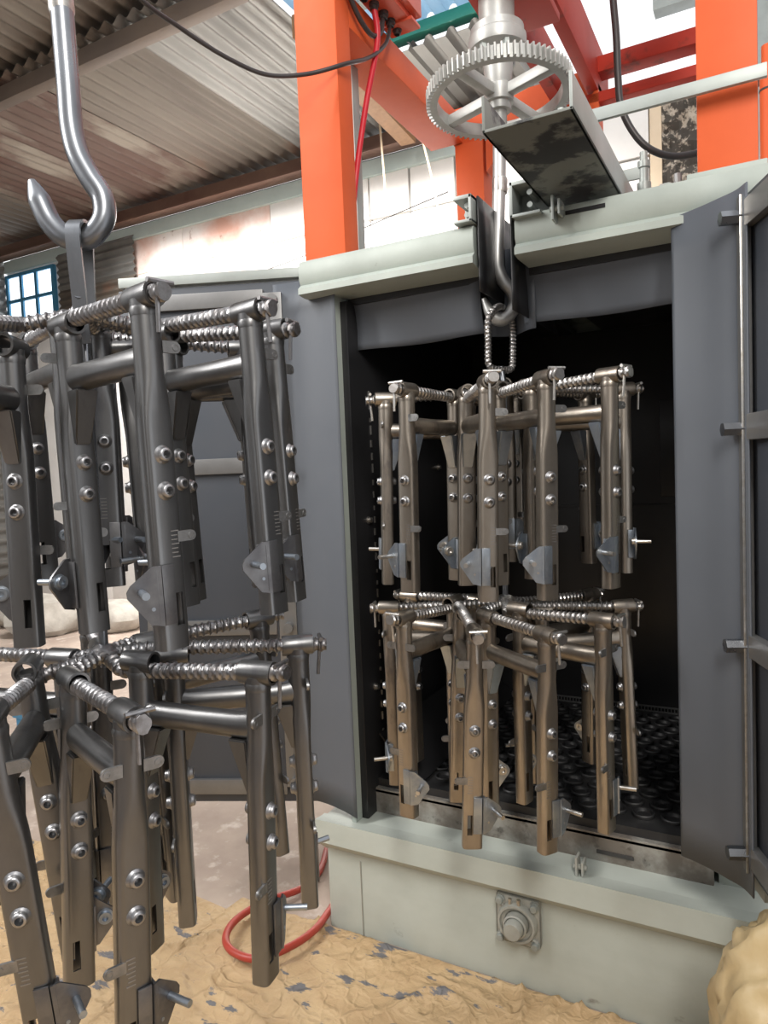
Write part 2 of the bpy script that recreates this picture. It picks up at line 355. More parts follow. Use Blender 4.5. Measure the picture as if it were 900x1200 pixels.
# left gable: corrugated cladding in horizontal ribs with a bright window
wg = bpy.data.objects.new('wall_left', None); COL.objects.link(wg); ROOT['wall_left'] = (-5.5, 0, 0); wg.location = (-5.5, 0, 0); struct(wg)
def clad(y0, y1, z0, z1, amp=.016, pit=.11):
    bm = new(); n = int((z1 - z0) / pit * 8)
    rows = [[V((0.0 + amp * math.cos(2 * PI * (z0 + (z1 - z0) * i / n) / pit), yy, z0 + (z1 - z0) * i / n)) for i in range(n + 1)] for yy in (y0, y1)]
    sheet(bm, rows, 0.002, (-1, 0, 0)); return bm
for y0, y1, z0, z1 in ((-2, 1.0, 0, 3.45), (1.0, 2.98, 0, 2.5), (2.75, 2.98, 2.5, 3.45), (1.0, 1.6, 2.5, 3.45)):
    link('cladding_sheet', to_mesh('cladding_sheet', clad(y0, y1, z0, z1), M['roof_grey'], 60), wg)
link('cladding_sheet', to_mesh('cladding_sheet', clad(1.6, 2.75, 2.5, 3.45), M['roof_grey'], 60), wg)
bm = new(); box(bm, (-5.45, 2.975, 2.72), (-4.78, 2.985, 3.2)); struct(obj('window_1', bm, 'daylight'))
bm = new()
for xx in (-5.47, -5.26, -5.04, -4.8): box(bm, (xx, 2.955, 2.70), (xx + .035, 2.99, 3.22))
for zz in (2.69, 2.95, 3.19): box(bm, (-5.47, 2.957, zz), (-4.765, 2.989, zz + .03))
struct(obj('trim_8', bm, 'blue'))

t = thing('corrugated_panel', 'horizontally ribbed corrugated steel panel fixed high on the back wall beyond the left hook', 'panel', (-4.35, 2.94, 2.3))
for i in range(3):
    bm = new(); n = 40; z0 = 2.3 + i * .33
    rows = [[V((xx, 2.955 + .012 * math.cos(2 * PI * j / 8), z0 + .33 * j / n)) for j in range(n + 1)] for xx in (-4.7, -3.72)]
    sheet(bm, rows, 0.002, (0, 1, 0)); obj('ribbed_sheet', bm, 'roof_grey' if i != 1 else 'roof', t, 60)

TB0, TB1 = V((-0.94, 1.55, 3.36)), V((-0.985, 2.60, 3.34))
bm = new(); box(bm, (-0.05, -0.055, -.6), (0.05, 0.055, .68), 0.004)
o = obj('timber_beam', bm, 'wood'); o.location = (TB0 + TB1) / 2; o.rotation_euler = (TB1 - TB0).to_track_quat('Z', 'Y').to_euler()
tag(o, 'brown timber beam end hanging under the roof behind the left orange column', 'beam')
def cable(name, pts, r, m, label, cat, per=8, n=10):
    bm = new(); tube(bm, smooth_path(pts, per), r, n); return tag(obj(name, bm, m), label, cat)
cable('ceiling_wire', [(-2.6, 2.93, 2.72), (-2.0, 2.92, 2.78), (-1.4, 2.93, 2.9), (-0.8, 2.93, 3.0)], .004, 'cable', 'thin dark wire strung along the white back wall', 'wire')
cable('hanging_cord', [(-1.12, 2.6, 3.48), (-1.115, 2.62, 3.2), (-1.12, 2.65, 3.0), (-1.13, 2.66, 2.93)], .007, 'cream', 'thin cream cord hanging left of the timber beam end', 'cord')
cable('hanging_cord', [(-0.9, 2.6, 3.5), (-0.84, 2.62, 3.25), (-0.8, 2.64, 3.05), (-0.76, 2.66, 2.8)], .007, 'cream', 'thin cream cord curving down right of the timber beam end', 'cord')

# ------------------------------------------------------------------ floor coverings
def kraft_bm():
    bm = new(); nx, ny = 420, 300; x0, x1, y0, y1 = -1.6, 1.9, -2.2, 0.07
    H = {}
    def edge(x):                                   # far boundary of the sheet
        return -0.06 + (0.065 if -0.3 < x < 0.03 else 0) + 0.03 * noise.noise(V((x * 3, 0, 0))) + (-.0 if x < 0.03 else -0.0)
    def hgt(x, y):
        p = V((x * 2.6, y * 3.6, 0.3)); q = p + V((noise.noise(p * .9 + V((7, 0, 0))), noise.noise(p * .9 + V((0, 9, 0))), 0)) * .9
        r1 = 1 - abs(noise.noise(q * 1.7)); r2 = 1 - abs(noise.noise(q * 4.2 + V((3, 3, 3)))); r3 = 1 - abs(noise.noise(q * 9.5 + V((13, 5, 1))))
        m1 = .5 + .5 * noise.noise(p * 1.1 + V((5, 2, 8)))
        return 0.005 + 0.016 * r1 ** 12 + 0.009 * r2 ** 9 * m1 + 0.0045 * r3 ** 7 * m1 + .006 * (noise.noise(p * .6) + .3)
    g = []
    for j in range(ny + 1):
        row = []
        for i in range(nx + 1):
            x = x0 + (x1 - x0) * i / nx; ye = edge(x) if x < -.02 else (-.004 if x > .0 else edge(x) + (-.004 - edge(x)) * (x + .02) / .02)
            y = y0 + (ye - y0) * j / ny
            z = max(0.003, hgt(x, y))
            if j == ny: z = 0.002
            row.append(bm.verts.new((x, y, z)))
        g.append(row)
    for j in range(ny):
        for i in range(nx): bm.faces.new((g[j][i], g[j][i + 1], g[j + 1][i + 1], g[j + 1][i]))
    return bm
tag(obj('floor_sheet', kraft_bm(), 'kraft', ang=180), 'crumpled tan kraft sheet with dark scuffs spread over the floor before the cabinet', 'sheet')
cable('air_hose', [(-0.3, 0.55, .012), (-0.227, 0.346, .012), (-0.16, 0.19, .012), (-0.15, 0.08, .02), (-0.19, -0.03, .035), (-0.207, -0.13, .04), (-0.185, -0.2, .04), (-0.13, -0.235, .04), (-0.06, -0.228, .04), (-0.015, -0.16, .04), (-0.0, -0.075, .035), (-0.022, 0.03, .02), (-0.05, 0.2, .012), (-0.06, 0.5, .012)], .0095, 'hose', 'red rubber hose looped on the floor by the left foot of the cabinet', 'hose')
bm = new()
bmesh.ops.create_icosphere(bm, subdivisions=5, radius=1.0)
for v in bm.verts:
    p = v.co.copy(); d = noise.noise(p * 1.6) * .16 + (1 - abs(noise.noise(p * 3.1))) ** 4 * .12 + (1 - abs(noise.noise(p * 6.5 + V((4, 4, 4))))) ** 4 * .05
    s = 1 + d; v.co = V((p.x * .135 * s, p.y * .13 * s, max(-.235, p.z * .235 * s)))
bmesh.ops.translate(bm, verts=bm.verts[:], vec=(1.088, -0.24, 0.237))
tag(obj('sack', bm, 'bag', ang=180), 'crumpled tan plastic sack on the floor at the lower right corner', 'sack')
bm = new(); box(bm, (-1.80, 0.34, 0.0), (-1.52, 0.58, 0.24), .01); box(bm, (-1.81, 0.33, .21), (-1.51, .59, .25), .008)
tag(obj('crate', bm, 'blue'), 'blue plastic crate standing on the floor behind the left rack', 'crate')
for i, (x, y, s, lb) in enumerate(((-4.1, 2.2, .3, 'largest'), (-4.6, 2.35, .24, 'leftmost'), (-3.6, 2.45, .22, 'rightmost'))):
    bm = new(); bmesh.ops.create_icosphere(bm, subdivisions=3, radius=s)
    for v in bm.verts: v.co *= 1 + .25 * noise.noise(v.co * 6 + V((i, 0, 0))); v.co.z = max(v.co.z * .7, -.1)
    bmesh.ops.translate(bm, verts=bm.verts[:], vec=(x, y, .1))
    tag(obj('rubble_heap', bm, 'rubble', ang=30), lb + ' heap of pale rubble on the floor below the white back wall', 'rubble', 'rubble heaps by the back wall')

# ------------------------------------------------------------------ blast cabinet
CB = thing('blast_cabinet', 'grey-green shot blasting cabinet with two open charcoal doors and black interior', 'machine', (0.5, 0.0, 0.0))
bm = new(); box(bm, (0.0, 0.0, 0.0), (1.04, 1.0, 0.262), 0.004); obj('base', bm, 'paint_base', CB)
bm = new(); prism(bm, [(-0.004, 0.30), (-0.034, 0.305), (-0.036, 0.248), (-0.026, 0.240), (0.012, 0.205), (0.012, 0.30)], -0.012, 1.052, Matrix.Rotation(PI / 2, 4, 'Z') @ Matrix.Scale(-1, 4, (0, 1, 0)))
lip = obj('base_lip', bm, 'paint_base', CB)
bm = new(); box(bm, (-0.004, 0.012, .27), (1.04, 0.14, 0.2995), .001); obj('base_ledge', bm, 'paint_base', CB)
bm = new(); cyl(bm, (0.1, -.0012, 0), (0.1, -.0012, .2), .0015, n=6); obj('weld_seam', bm, 'casting', CB)
bm = new(); box(bm, (0.10, 0.075, 0.28), (0.92, 0.092, 0.362), .002); box(bm, (0.10, 0.075, 0.352), (0.92, 0.125, 0.365), .002); obj('sill', bm, 'sill', CB)
# shell
for nm, lo, hi, m in (('side_wall', (0.02, 0.11, .26), (0.092, 1.0, 1.70), 'paint'), ('side_wall', (0.928, 0.09, .26), (1.04, 1.0, 1.70), 'paint'), ('back_wall', (0.09, 0.92, .26), (0.93, 1.0, 1.70), 'paint')):
    bm = new(); box(bm, lo, hi, .004); obj(nm, bm, m, CB)
bm = new(); box(bm, (0.080, 0.0, .30), (0.0935, 0.12, 1.64), .002); obj('door_jamb', bm, 'paint', CB)
for lo, hi in (((0.09, 0.03, .30), (0.112, .90, 1.62)), ((0.905, 0.095, .362), (0.928, .90, 1.62)), ((0.10, .875, .30), (0.92, .915, 1.62))):
    bm = new(); box(bm, lo, hi, .002); obj('wear_liner', bm, 'black', CB)
bm = new(); box(bm, (0.105, 0.09, .30), (0.915, .89, .385)); fm = obj('floor_mat', bm, 'mat', CB)
bm = new(); lathe(bm, [(.0185, -.002), (.0245, .0), (.0255, .006), (.0235, .0085), (.020, .0075), (.0175, .001), (.016, -.001)], (0, 0, 0), (0, 0, 1), 18)
r0 = ring(bm, V((0, 0, .0008)), V((1, 0, 0)), V((0, 1, 0)), .0172, 18); bm.faces.new(r0)
cupm = to_mesh('cup', bm, M['mat'])
j = 0; y = 0.155
while y < 0.86:
    xx = 0.15 + (0.031 if j % 2 else 0)
    while xx < 0.89:
        link('cup', cupm, fm, (xx - .5, y, .386)); xx += 0.062
    y += 0.0545; j += 1
bm = new(); rows = [[V((0.113, yy, .50)), V((0.15, yy, .455)), V((.2, yy, .41)), V((.235, yy, .388))] for yy in (.10, .5, .87)]
sheet(bm, rows, .006, (.6, 0, .8)); obj('floor_apron', bm, 'black', CB)
bm = new(); box(bm, (.30, .862, .402), (.90, .868, .406)); box(bm, (.30, .862, .386), (.90, .868, .39))
for i in range(60): box(bm, (.30 + i * .01, .862, .386), (.302 + i * .01, .868, .406))
obj('drain_grille', bm, 'strap', CB)
bm = new(); box(bm, (.73, .865, 1.08), (.86, .876, 1.38), .003); obj('access_plate', bm, 'black', CB)
bm = new(); box(bm, (.112, .868, 1.05), (.905, .876, 1.056)); obj('liner_seam', bm, 'black', CB)
bm = new()
for z in [0.50 + 0.033 * i for i in range(28)]:
    box(bm, (.112, .124 + R_.uniform(-.002, .002), z), (.1155, .1275, z + R_.uniform(.006, .024)))
obj('weld_bead', bm, 'zinc', CB)
bm = new(); cyl(bm, (.113, .125, .48), (.118, .20, .447), .004, n=8); obj('weld_bead', bm, 'zinc', CB)
bmn = new(); lathe(bmn, [(.010, 0), (.010, .003), (.007, .0035), (.007, .010), (.0, .0115)], (0, 0, 0), (1, 0, 0), 12)
boltm = to_mesh('liner_bolt', bmn, M['zinc'])
for yy, zz in ((.045 + .05, 1.07), (.095, .63), (.3, .72), (.55, 1.2)): link('liner_bolt', boltm, CB, (.112 - .5, yy, zz))
# roof beams (front lintel in two halves), roof plate with the slot
def lintel(x0, x1):
    bm = new()
    prism(bm, [(-0.03, 1.715), (-0.036, 1.706), (-0.036, 1.668), (-0.030, 1.658), (-0.042, 1.648), (-0.042, 1.634), (-0.02, 1.63), (.06, 1.63), (.06, 1.715)], x0, x1, Matrix.Rotation(PI / 2, 4, 'Z') @ Matrix.Scale(-1, 4, (0, 1, 0)))
    return bm
obj('roof_beam', lintel(0.02, 0.474), 'paint', CB); obj('roof_beam', lintel(0.566, 1.05), 'paint', CB)
for x0, x1 in ((0.0, 0.474), (0.566, 1.04)):
    bm = new(); box(bm, (x0, 0.0, 1.655), (x1, 1.0, 1.705), .003); obj('roof_plate', bm, 'paint', CB)
bm = new(); box(bm, (.474, .45, 1.655), (.566, 1.0, 1.705), .003); obj('roof_plate', bm, 'paint', CB)
bm = new(); box(bm, (.10, .06, 1.615), (.474, .9, 1.632)); box(bm, (.566, .06, 1.615), (.92, .9, 1.632)); obj('ceiling_liner', bm, 'black', CB)
def flap(x0, x1, curl, z1=1.505):
    bm = new(); rows = []
    for i in range(13):
        u = i / 12; r = []
        for k in range(9):
            q = k / 8; z = 1.635 + (z1 - 1.635) * q
            yy = .062 + curl * (q ** 2) + .012 * math.sin(PI * q) * math.cos(u * 2.2) - .015 * q * q * math.cos(PI * 2 * u)
            r.append(V((x0 + (x1 - x0) * u, yy, z)))
        rows.append(r)
    sheet(bm, rows, .004, (0, 1, 0)); return bm
obj('lintel_curtain', flap(.10, .452, .03), 'rubber', CB, 180); obj('lintel_curtain', flap(.548, .905, .03, 1.515), 'rubber', CB, 180)
# rubber lips of the slot
for sx, x0 in ((1, .478), (-1, .562)):
    bm = new(); rows = []
    for i in range(9):
        u = i / 8; rows.append([V((x0 + sx * (.004 + .022 * u * u * math.sin(PI * q)), -.03 + .36 * u, 1.775 - .20 * q - (.05 * q if sx < 0 else 0))) for q in [k / 6 for k in range(7)]])
    sheet(bm, rows, .004, (sx, 0, 0)); obj('slot_curtain', bm, 'black', CB, 180)
bm = new(); rows = [[V((.455 + .12 * u, .10 + .03 * math.sin(PI * u * 1.5), 1.70 - .2 * q)) for q in (0, .33, .66, 1)] for u in [k / 8 for k in range(9)]]
sheet(bm, rows, .004, (0, 1, 0)); obj('slot_curtain', bm, 'rubber', CB, 180)
def angle_clip(x0, x1, z0, z1, y=-.032):
    bm = new(); box(bm, (x0, y - .02, z1 - .008), (x1, y + .06, z1), .001); box(bm, (x0 if x0 > .5 else x1 - .006, y - .02, z0), (x0 + .006 if x0 > .5 else x1, y + .06, z1), .001)
    box(bm, (x0, y - .02, z0), (x1, y + .06, z0 + .006), .001)
    box(bm, (x0, y + .05, z0), (x1, y + .058, z1), .001)
    for k in (.35, .7): cyl(bm, (x0 + (x1 - x0) * .6, y - .004, z0 + (z1 - z0) * k), (x0 + (x1 - x0) * .6, y + .06, z0 + (z1 - z0) * k), .006, n=8)
    return bm
obj('curtain_clamp', angle_clip(.437, .478, 1.718, 1.775), 'galv', CB); obj('curtain_clamp', angle_clip(.562, .625, 1.706, 1.778), 'galv', CB)
# latch brackets with their dark keeper slots on lintel and lip
def latch(x, y, z):
    bm = new(); box(bm, (x - .009, y - .03, z - .024), (x - .004, y, z + .024), .001); box(bm, (x + .004, y - .03, z - .015), (x + .009, y, z + .015), .001)
    cyl(bm, (x - .014, y - .018, z), (x + .014, y - .018, z), .006, n=8); return bm
obj('latch_bracket', latch(.66, -.036, 1.705), 'galv', CB)
obj('latch_bracket', latch(.66, 0.02, .318), 'casting', CB)
bm = new(); box(bm, (.672, -.0375, 1.694), (.75, -.035, 1.702)); obj('keeper_slot', bm, 'black', CB)
bm = new(); box(bm, (.68, .072, .318), (.76, .078, .326)); obj('keeper_slot', bm, 'dust', CB)
# doors -------------------------------------------------------------
def door_mtx(hx, hy, dx, dy, nx, ny):
    d = V((dx, dy, 0)).normalized(); n = V((nx, ny, 0)); n = (n - d * n.dot(d)).normalized()
    return Matrix(((d.x, n.x, 0, hx), (d.y, n.y, 0, hy), (0, 0, 1, 0), (0, 0, 0, 1)))
ML = door_mtx(.042, .022, -.48, -.21, .4, -.916)
def dbox(mt, s0, s1, n0, n1, z0, z1, bev=.002):
    bm = new(); box(bm, (s0, n0, z0), (s1, n1, z1), bev, mt); return bm
def dcyl(mt, s, n0, n1, z, r, k=6):
    bm = new(); cyl(bm, mt @ V((s, n0, z)), mt @ V((s, n1, z)), r, n=k); return bm
dl = obj('door', dbox(ML, 0.01, .525, -.05, -.004, .335, 1.685, .004), 'door', CB); dl['label'] = 'left door, swung open'
obj('door_edge', dbox(ML, 0.03, .52, -.045, .004, 1.69, 1.715), 'galv', dl)
STL = [(.098, .145, .38, 1.655), (.45, .495, .38, 1.655)]
for s0, s1, z0, z1 in STL: obj('strap', dbox(ML, s0, s1, -.004, .010, z0, z1), 'strap', dl)
for z0, z1 in ((1.625, 1.665), (1.205, 1.245), (.785, .825), (.36, .40)): obj('strap', dbox(ML, .145, .45, -.004, .008, z0, z1), 'strap', dl)
for s in (.118, .475):
    for z in (1.635, 1.225, .805, .40): obj('hex_bolt', dcyl(ML, s, .008, .03, z, .013, 10), 'strap', dl)
bm = new(); rows = []
for i in range(15):
    u = i / 14; s = .12 - .163 * u
    nn = .0 + .055 * max(0, u - .3) ** 1.6 / .7 ** 1.6
    rows.append([ML @ V((s, nn + .006 * math.sin(6 * q) * u, .318 + .03 * (1 - u) * (1 if q < .5 else 0) + (1.675 + .012 * u - .318) * q)) for q in [k / 20 for k in range(21)]])
sheet(bm, rows, .004, ML.to_3x3() @ V((0, -1, 0))); obj('curtain', bm, 'rubber', dl, 180)
MR = door_mtx(.985, -.10, .37, -.93, -.93, -.37)
dr = obj('door', dbox(MR, -.02, .55, -.05, -.014, .43, 1.65, .004), 'door', CB); dr['label'] = 'right door, swung open towards the viewer'
obj('strap', dbox(MR, -.03, .022, -.012, .006, .45, 1.64), 'strap', dr)
for z0, z1 in ((1.585, 1.63), (1.225, 1.27), (.845, .885), (.46, .50)): obj('strap', dbox(MR, .022, .5, -.014, .002, z0, z1), 'strap', dr)
obj('weld_seam', dbox(MR, .0205, .0235, .003, .0075, .45, 1.64, .0005), 'zinc', dr)
for z in (1.605, 1.245, .862, .482): obj('hex_bolt', dcyl(MR, .012, .0, .036, z, .0125, 6), 'hook', dr)
bm = new(); rows = []
path = smooth_path([(.998, -.135), (.980, -.105), (.955, -.085), (.925, -.062), (.895, -.044), (.868, -.03)], 5); npth = len(path)
for i, p in enumerate(path):
    u = i / (npth - 1)
    rows.append([V((p.x if hasattr(p, 'x') else p[0], p[1], .412 - .004 * u + (1.655 - .412) * q)) for q in [k / 16 for k in range(17)]])
sheet(bm, rows, .004, (.4, .9, 0)); obj('curtain', bm, 'rubber', dr, 180)
obj('hinge', dbox(MR, -.03, .03, -.06, -.02, .40, .43), 'casting', dr)

# flanged bearing on the base --------------------------------------
bx, bz = .520, .166
t = thing('flange_bearing', 'square four-bolt flange bearing painted grey-green on the cabinet base', 'bearing', (bx, 0, bz - .055))
bm = new(); box(bm, (bx - .052, -.016, bz - .057), (bx + .052, 0.001, bz + .057), .012); obj('housing_plate', bm, 'casting', t)
bm = new(); lathe(bm, [(.047, .014), (.045, .026), (.043, .031), (.038, .031), (.036, .024), (.029, .022), (.028, .014)], (bx, 0, bz), (0, -1, 0), 36); obj('bearing_ring', bm, 'casting', t)
bm = new(); lathe(bm, [(.027, .015), (.027, .04), (.0235, .042), (.0235, .036), (.021, .036), (.021, .056), (.018, .06), (.0, .0605)], (bx, 0, bz), (0, -1, 0), 28); obj('shaft_end', bm, 'casting', t)
for sx in (-1, 1):
    for sz in (-1, 1):
        bm = new(); p = V((bx + sx * .040, 0, bz + sz * .044)); lathe(bm, [(.0115, .016), (.0115, .019), (.0085, .019), (.0085, .026), (.007, .028), (0, .0283)], p, (0, -1, 0), 12); obj('bolt', bm, 'galv', t)
        bm = new(); a = V((bx + sx * .024, -.018, bz + sz * .027)); b = V((bx + sx * .046, -.016, bz + sz * .038)); cyl(bm, a, b, .004, n=6); obj('rib', bm, 'casting', t)
bm = new(); cyl(bm, (bx - .014, -.024, bz + .04), (bx - .014, -.024, bz + .055), .004, n=8); cyl(bm, (bx + .006, -.024, bz + .04), (bx + .006, -.024, bz + .057), .0045, n=8); obj('grease_nipple', bm, 'zinc', t)

# top fittings of the cabinet ---------------------------------------
def sec(name, lo, hi, m, par, bev=.003):
    bm = new(); box(bm, lo, hi, bev); return obj(name, bm, m, par)
# channel section lying across the roof and jutting out over the front
CH = thing('channel_section', 'steel channel with black smears jutting out over the front of the cabinet roof', 'channel', (.69, -.19, 1.737))
bm = new(); box(bm, (.622, -.372, 1.737), (.768, .30, 1.742), .001); obj('web', bm, 'channel', CH)
for x0 in (.622, .763):
    bm = new(); box(bm, (x0, -.372, 1.737), (x0 + .005, .30, 1.795), .001); obj('flange', bm, 'channel' if x0 < .7 else 'galv', CH)
bm = new(); cyl(bm, (.72, -.25, 1.742), (.72, -.25, 1.775), .012, n=6); cyl(bm, (.72, -.25, 1.77), (.72, -.25, 1.80), .006, n=8); obj('bolt', bm, 'galv', CH)
t = thing('flat_bar', 'pale grey steel flat bar running from the channel to the right orange column', 'bar', (.86, -.02, 1.86))
sec('bar', (.66, -.036, 1.862), (1.03, -.026, 1.886), 'galv', t, .001)
t = thing('grease_pipe', 'grey pipe fitting with flat links standing on the cabinet roof before the right column', 'pipe', (.80, .15, 1.70))
bm = new(); lathe(bm, [(.012, 0), (.012, .055), (.0145, .057), (.0145, .085), (.010, .087), (.010, .115), (.013, .117), (.013, .13), (.008, .132), (.008, .15)], (.797, .15, 1.705), (0, 0, 1), 14); obj('pipe', bm, 'galv', t)
bm = new(); box(bm, (.66, .144, 1.80), (.79, .15, 1.825), .001); obj('link', bm, 'galv', t)
bm = new(); box(bm, (.68, .144, 1.748), (.79, .15, 1.772), .001); obj('link', bm, 'galv', t)
t = thing('valve', 'small grey round valve with a handle on the cabinet roof left of the right column', 'valve', (.845, .10, 1.705))
bm = new(); lathe(bm, [(.022, 0), (.022, .012), (.014, .014), (.012, .024), (0, .025)], (.848, .10, 1.738), (0, -1, 0), 14); obj('body', bm, 'galv', t)
for k in range(4):
    bm = new(); a = k * PI / 2 + .5; cyl(bm, (.848 + .018 * math.cos(a), .084, 1.738 + .018 * math.sin(a)), (.848 + .018 * math.cos(a), .104, 1.738 + .018 * math.sin(a)), .005, n=6); obj('screw', bm, 'zinc', t)
bm = new(); cyl(bm, (.868, .11, 1.705), (.868, .11, 1.78), .008, n=8); cyl(bm, (.848, .11, 1.705), (.848, .11, 1.72), .012, n=8); obj('stem', bm, 'strap', t)

# ------------------------------------------------------------------ orange gantry on the cabinet roof
GA = thing('orange_gantry', 'orange steel gantry of columns and beams standing on top of the blasting cabinet', 'gantry', (.5, .4, 1.715))
for nm, lo, hi, m in (('column', (.017, 0.0, 1.715), (.134, .066, 2.9), 'orange'), ('column', (.913, 0.0, 1.73), (1.015, .06, 2.9), 'orange'), ('column', (.106, .80, 1.705), (.205, .9, 2.28), 'orange'), ('column', (.86, .80, 1.705), (.96, .9, 2.42), 'orange'),
                      ('side_beam', (.017, .066, 2.283), (.134, .803, 2.366), 'orange'), ('side_beam', (.92, .06, 2.5), (1.0, .90, 2.6), 'orange'),
                      ('rear_beam', (.10, .804, 2.281), (.58, .88, 2.40), 'orange'), ('cross_rail', (.56, .70, 2.33), (.96, .76, 2.375), 'red'), ('cross_rail', (.56, .70, 2.245), (.96, .76, 2.275), 'red'), ('drive_beam', (.566, .12, 2.28), (.60, .86, 2.42), 'red'), ('drive_beam', (.44, .20, 2.32), (.475, .86, 2.44), 'red')):
    sec(nm, lo, hi, m, GA, .003)
sec('base_plate', (.895, -.01, 1.705), (1.03, .08, 1.732), 'paint', GA)
bm = new(); prism(bm, [(.215, 2.28), (.215, 2.17), (.33, 2.28)], .80, .86); obj('gusset', bm, 'orange', GA)
bm = new(); prism(bm, [(.56, 2.24), (.60, 2.13), (.60, 2.30)], .70, .76); obj('gusset', bm, 'orange', GA)
sec('motor_plate', (.44, .02, 2.245), (.60, .26, 2.265), 'red', GA)
sec('front_rail', (.134, .10, 2.62), (.913, .16, 2.72), 'orange', GA)
t = thing('hinge_post', 'orange tubular hinge post at the right edge beside the right column', 'post', (1.03, .30, 1.72))
bm = new(); cyl(bm, (1.034, .30, 1.705), (1.034, .30, 2.03), .018, n=16); obj('tube', bm, 'orange', t)
bm = new(); cyl(bm, (1.034, .30, 2.03), (1.034, .30, 2.075), .014, n=16); obj('pin', bm, 'orange', t)
bm = new(); cyl(bm, (1.034, .30, 1.98), (1.034, .30, 1.984), .019, n=16); obj('seam', bm, 'dust', t)
t = thing('galvanised_post', 'thin galvanised angle post just behind the left orange column', 'post', (.05, .2, 1.7))
sec('leg_plate', (.03, .195, 1.70), (.062, .20, 2.28), 'galv', t, .001); sec('return_flange', (.057, .20, 1.70), (.062, .23, 2.28), 'galv', t, .001)

CBX = thing('control_box', 'orange-red electrical control box with black cable glands on the left gantry beam', 'control box', (.2, .15, 2.37))
sec('enclosure', (.136, -.02, 2.372), (.212, .288, 2.56), 'box', CBX, .004)
sec('lid', (.212, -.015, 2.385), (.232, .283, 2.56), 'box', CBX, .004)
sec('bottom_rim', (.136, .24, 2.366), (.222, .292, 2.374), 'box', CBX, .001)
for i, (gx, gy) in enumerate(((.16, .10), (.163, .145), (.166, .19), (.166, .228), (.166, .266))):
    bm = new(); lathe(bm, [(.013, 0), (.013, .008), (.010, .009), (.010, .016), (.007, .018), (.006, .012), (0, .011)], (gx, gy, 2.372), (0, 0, -1), 14); obj('cable_gland', bm, 'cable', CBX)
cable('power_cable', [(-.15, -.55, 2.33), (-0.079, -0.437, 2.173), (-0.056, -0.312, 2.146), (-0.015, -0.212, 2.12), (0.029, -0.132, 2.11), (0.090, -0.06, 2.128), (0.152, 0.007, 2.163), (0.158, 0.12, 2.23), (0.163, 0.20, 2.30), (0.166, 0.228, 2.36)], .005, 'cable', 'black cable sagging across the roof from upper left to the control box', 'cable')
cable('control_cable', [(0.150, .02, 2.46), (0.150, .03, 2.364), (0.150, .08, 2.315), (0.155, 0.14, 2.295), (0.163, 0.175, 2.315), (0.164, 0.185, 2.345), (0.164, 0.19, 2.36)], .0065, 'cable', 'black cable looped below the orange-red control box', 'cable')
cable('red_cable', [(0.163, 0.145, 2.36), (0.16, 0.16, 2.285), (0.135, 0.13, 2.12), (0.115, 0.10, 1.94), (0.105, 0.085, 1.80), (.10, .08, 1.71)], .0075, 'redcable', 'straight red cable running down beside the left orange column', 'cable')
cable('drop_cable', [(0.700, 0.342, 2.5), (0.707, 0.342, 2.322), (0.714, 0.338, 2.219), (0.717, 0.333, 2.117), (0.723, 0.331, 2.045), (0.748, 0.341, 1.983), (0.784, 0.357, 1.94), (0.834, 0.383, 1.921), (0.9, 0.413, 1.928), (1.0, .45, 1.95)], .0085, 'cable', 'black cable hanging down and curving right behind the right orange column', 'cable')

# ------------------------------------------------------------------ hook spindle with gear (right)
SP = thing('hook_spindle', 'grey spoked gear on a vertical spindle ending in a hook at the cabinet slot', 'hook', (.497, .09, 1.53))
sx_, sy_ = .497, .098
bm = new(); zc, RG, TW = 2.02, .165, .029; N = 76
inner = .140; top = []; 
prof = []
for i in range(N):
    for q, rr in ((0.0, RG - .009), (.25, RG - .009), (.36, RG), (.62, RG), (.75, RG - .009)):
        a = 2 * PI * (i + q) / N; prof.append((rr * math.cos(a), rr * math.sin(a)))
lo = [bm.verts.new((sx_ + p[0], sy_ + p[1], zc)) for p in prof]; hi = [bm.verts.new((sx_ + p[0], sy_ + p[1], zc + TW)) for p in prof]
n = len(prof); li = [bm.verts.new((sx_ + inner * math.cos(2 * PI * i / n), sy_ + inner * math.sin(2 * PI * i / n), zc)) for i in range(n)]
hh = [bm.verts.new((sx_ + inner * math.cos(2 * PI * i / n), sy_ + inner * math.sin(2 * PI * i / n), zc + TW)) for i in range(n)]
skin(bm, lo, hi); skin(bm, li, hh); skin(bm, lo, li); skin(bm, hi, hh)
TILT = Matrix.Translation((sx_, sy_, zc)) @ Matrix.Rotation(math.radians(-4), 4, V((.88, .474, 0))) @ Matrix.Translation((-sx_, -sy_, -zc))
bmesh.ops.transform(bm, matrix=TILT, verts=bm.verts[:])
gear = obj('gear_wheel', bm, 'cast', SP, 30)
for k in range(4):
    a = math.radians(28.3 + 45 + 90 * k); mt = TILT @ Matrix.Translation((sx_, sy_, zc + .0145)) @ Matrix.Rotation(a, 4, 'Z')
    bm = new(); box(bm, (.02, -.011, -.012), (inner + .004, .011, .012), .003, mt); obj('spoke', bm, 'cast', gear)
bm = new(); lathe(bm, [(.027, -.022), (.027, -.006), (.033, -.004), (.033, .03), (.026, .036), (.026, .06)], (sx_, sy_, zc), (0, 0, 1), 24); obj('hub', bm, 'cast', gear)
bm = new(); lathe(bm, [(.024, 2.05), (.030, 2.07), (.036, 2.12), (.063, 2.13), (.065, 2.137), (.065, 2.155), (.06, 2.16), (.06, 2.175), (.04, 2.177), (.04, 2.245)], (sx_, sy_, 0), (0, 0, 1), 36); fl = obj('flange', bm, 'cast', SP)
for k in range(6):
    a = k * PI / 3 + .2; bm = new(); cyl(bm, (sx_ + .05 * math.cos(a), sy_ + .05 * math.sin(a), 2.115), (sx_ + .05 * math.cos(a), sy_ + .05 * math.sin(a), 2.135), .009, n=6); obj('bolt', bm, 'galv', fl)
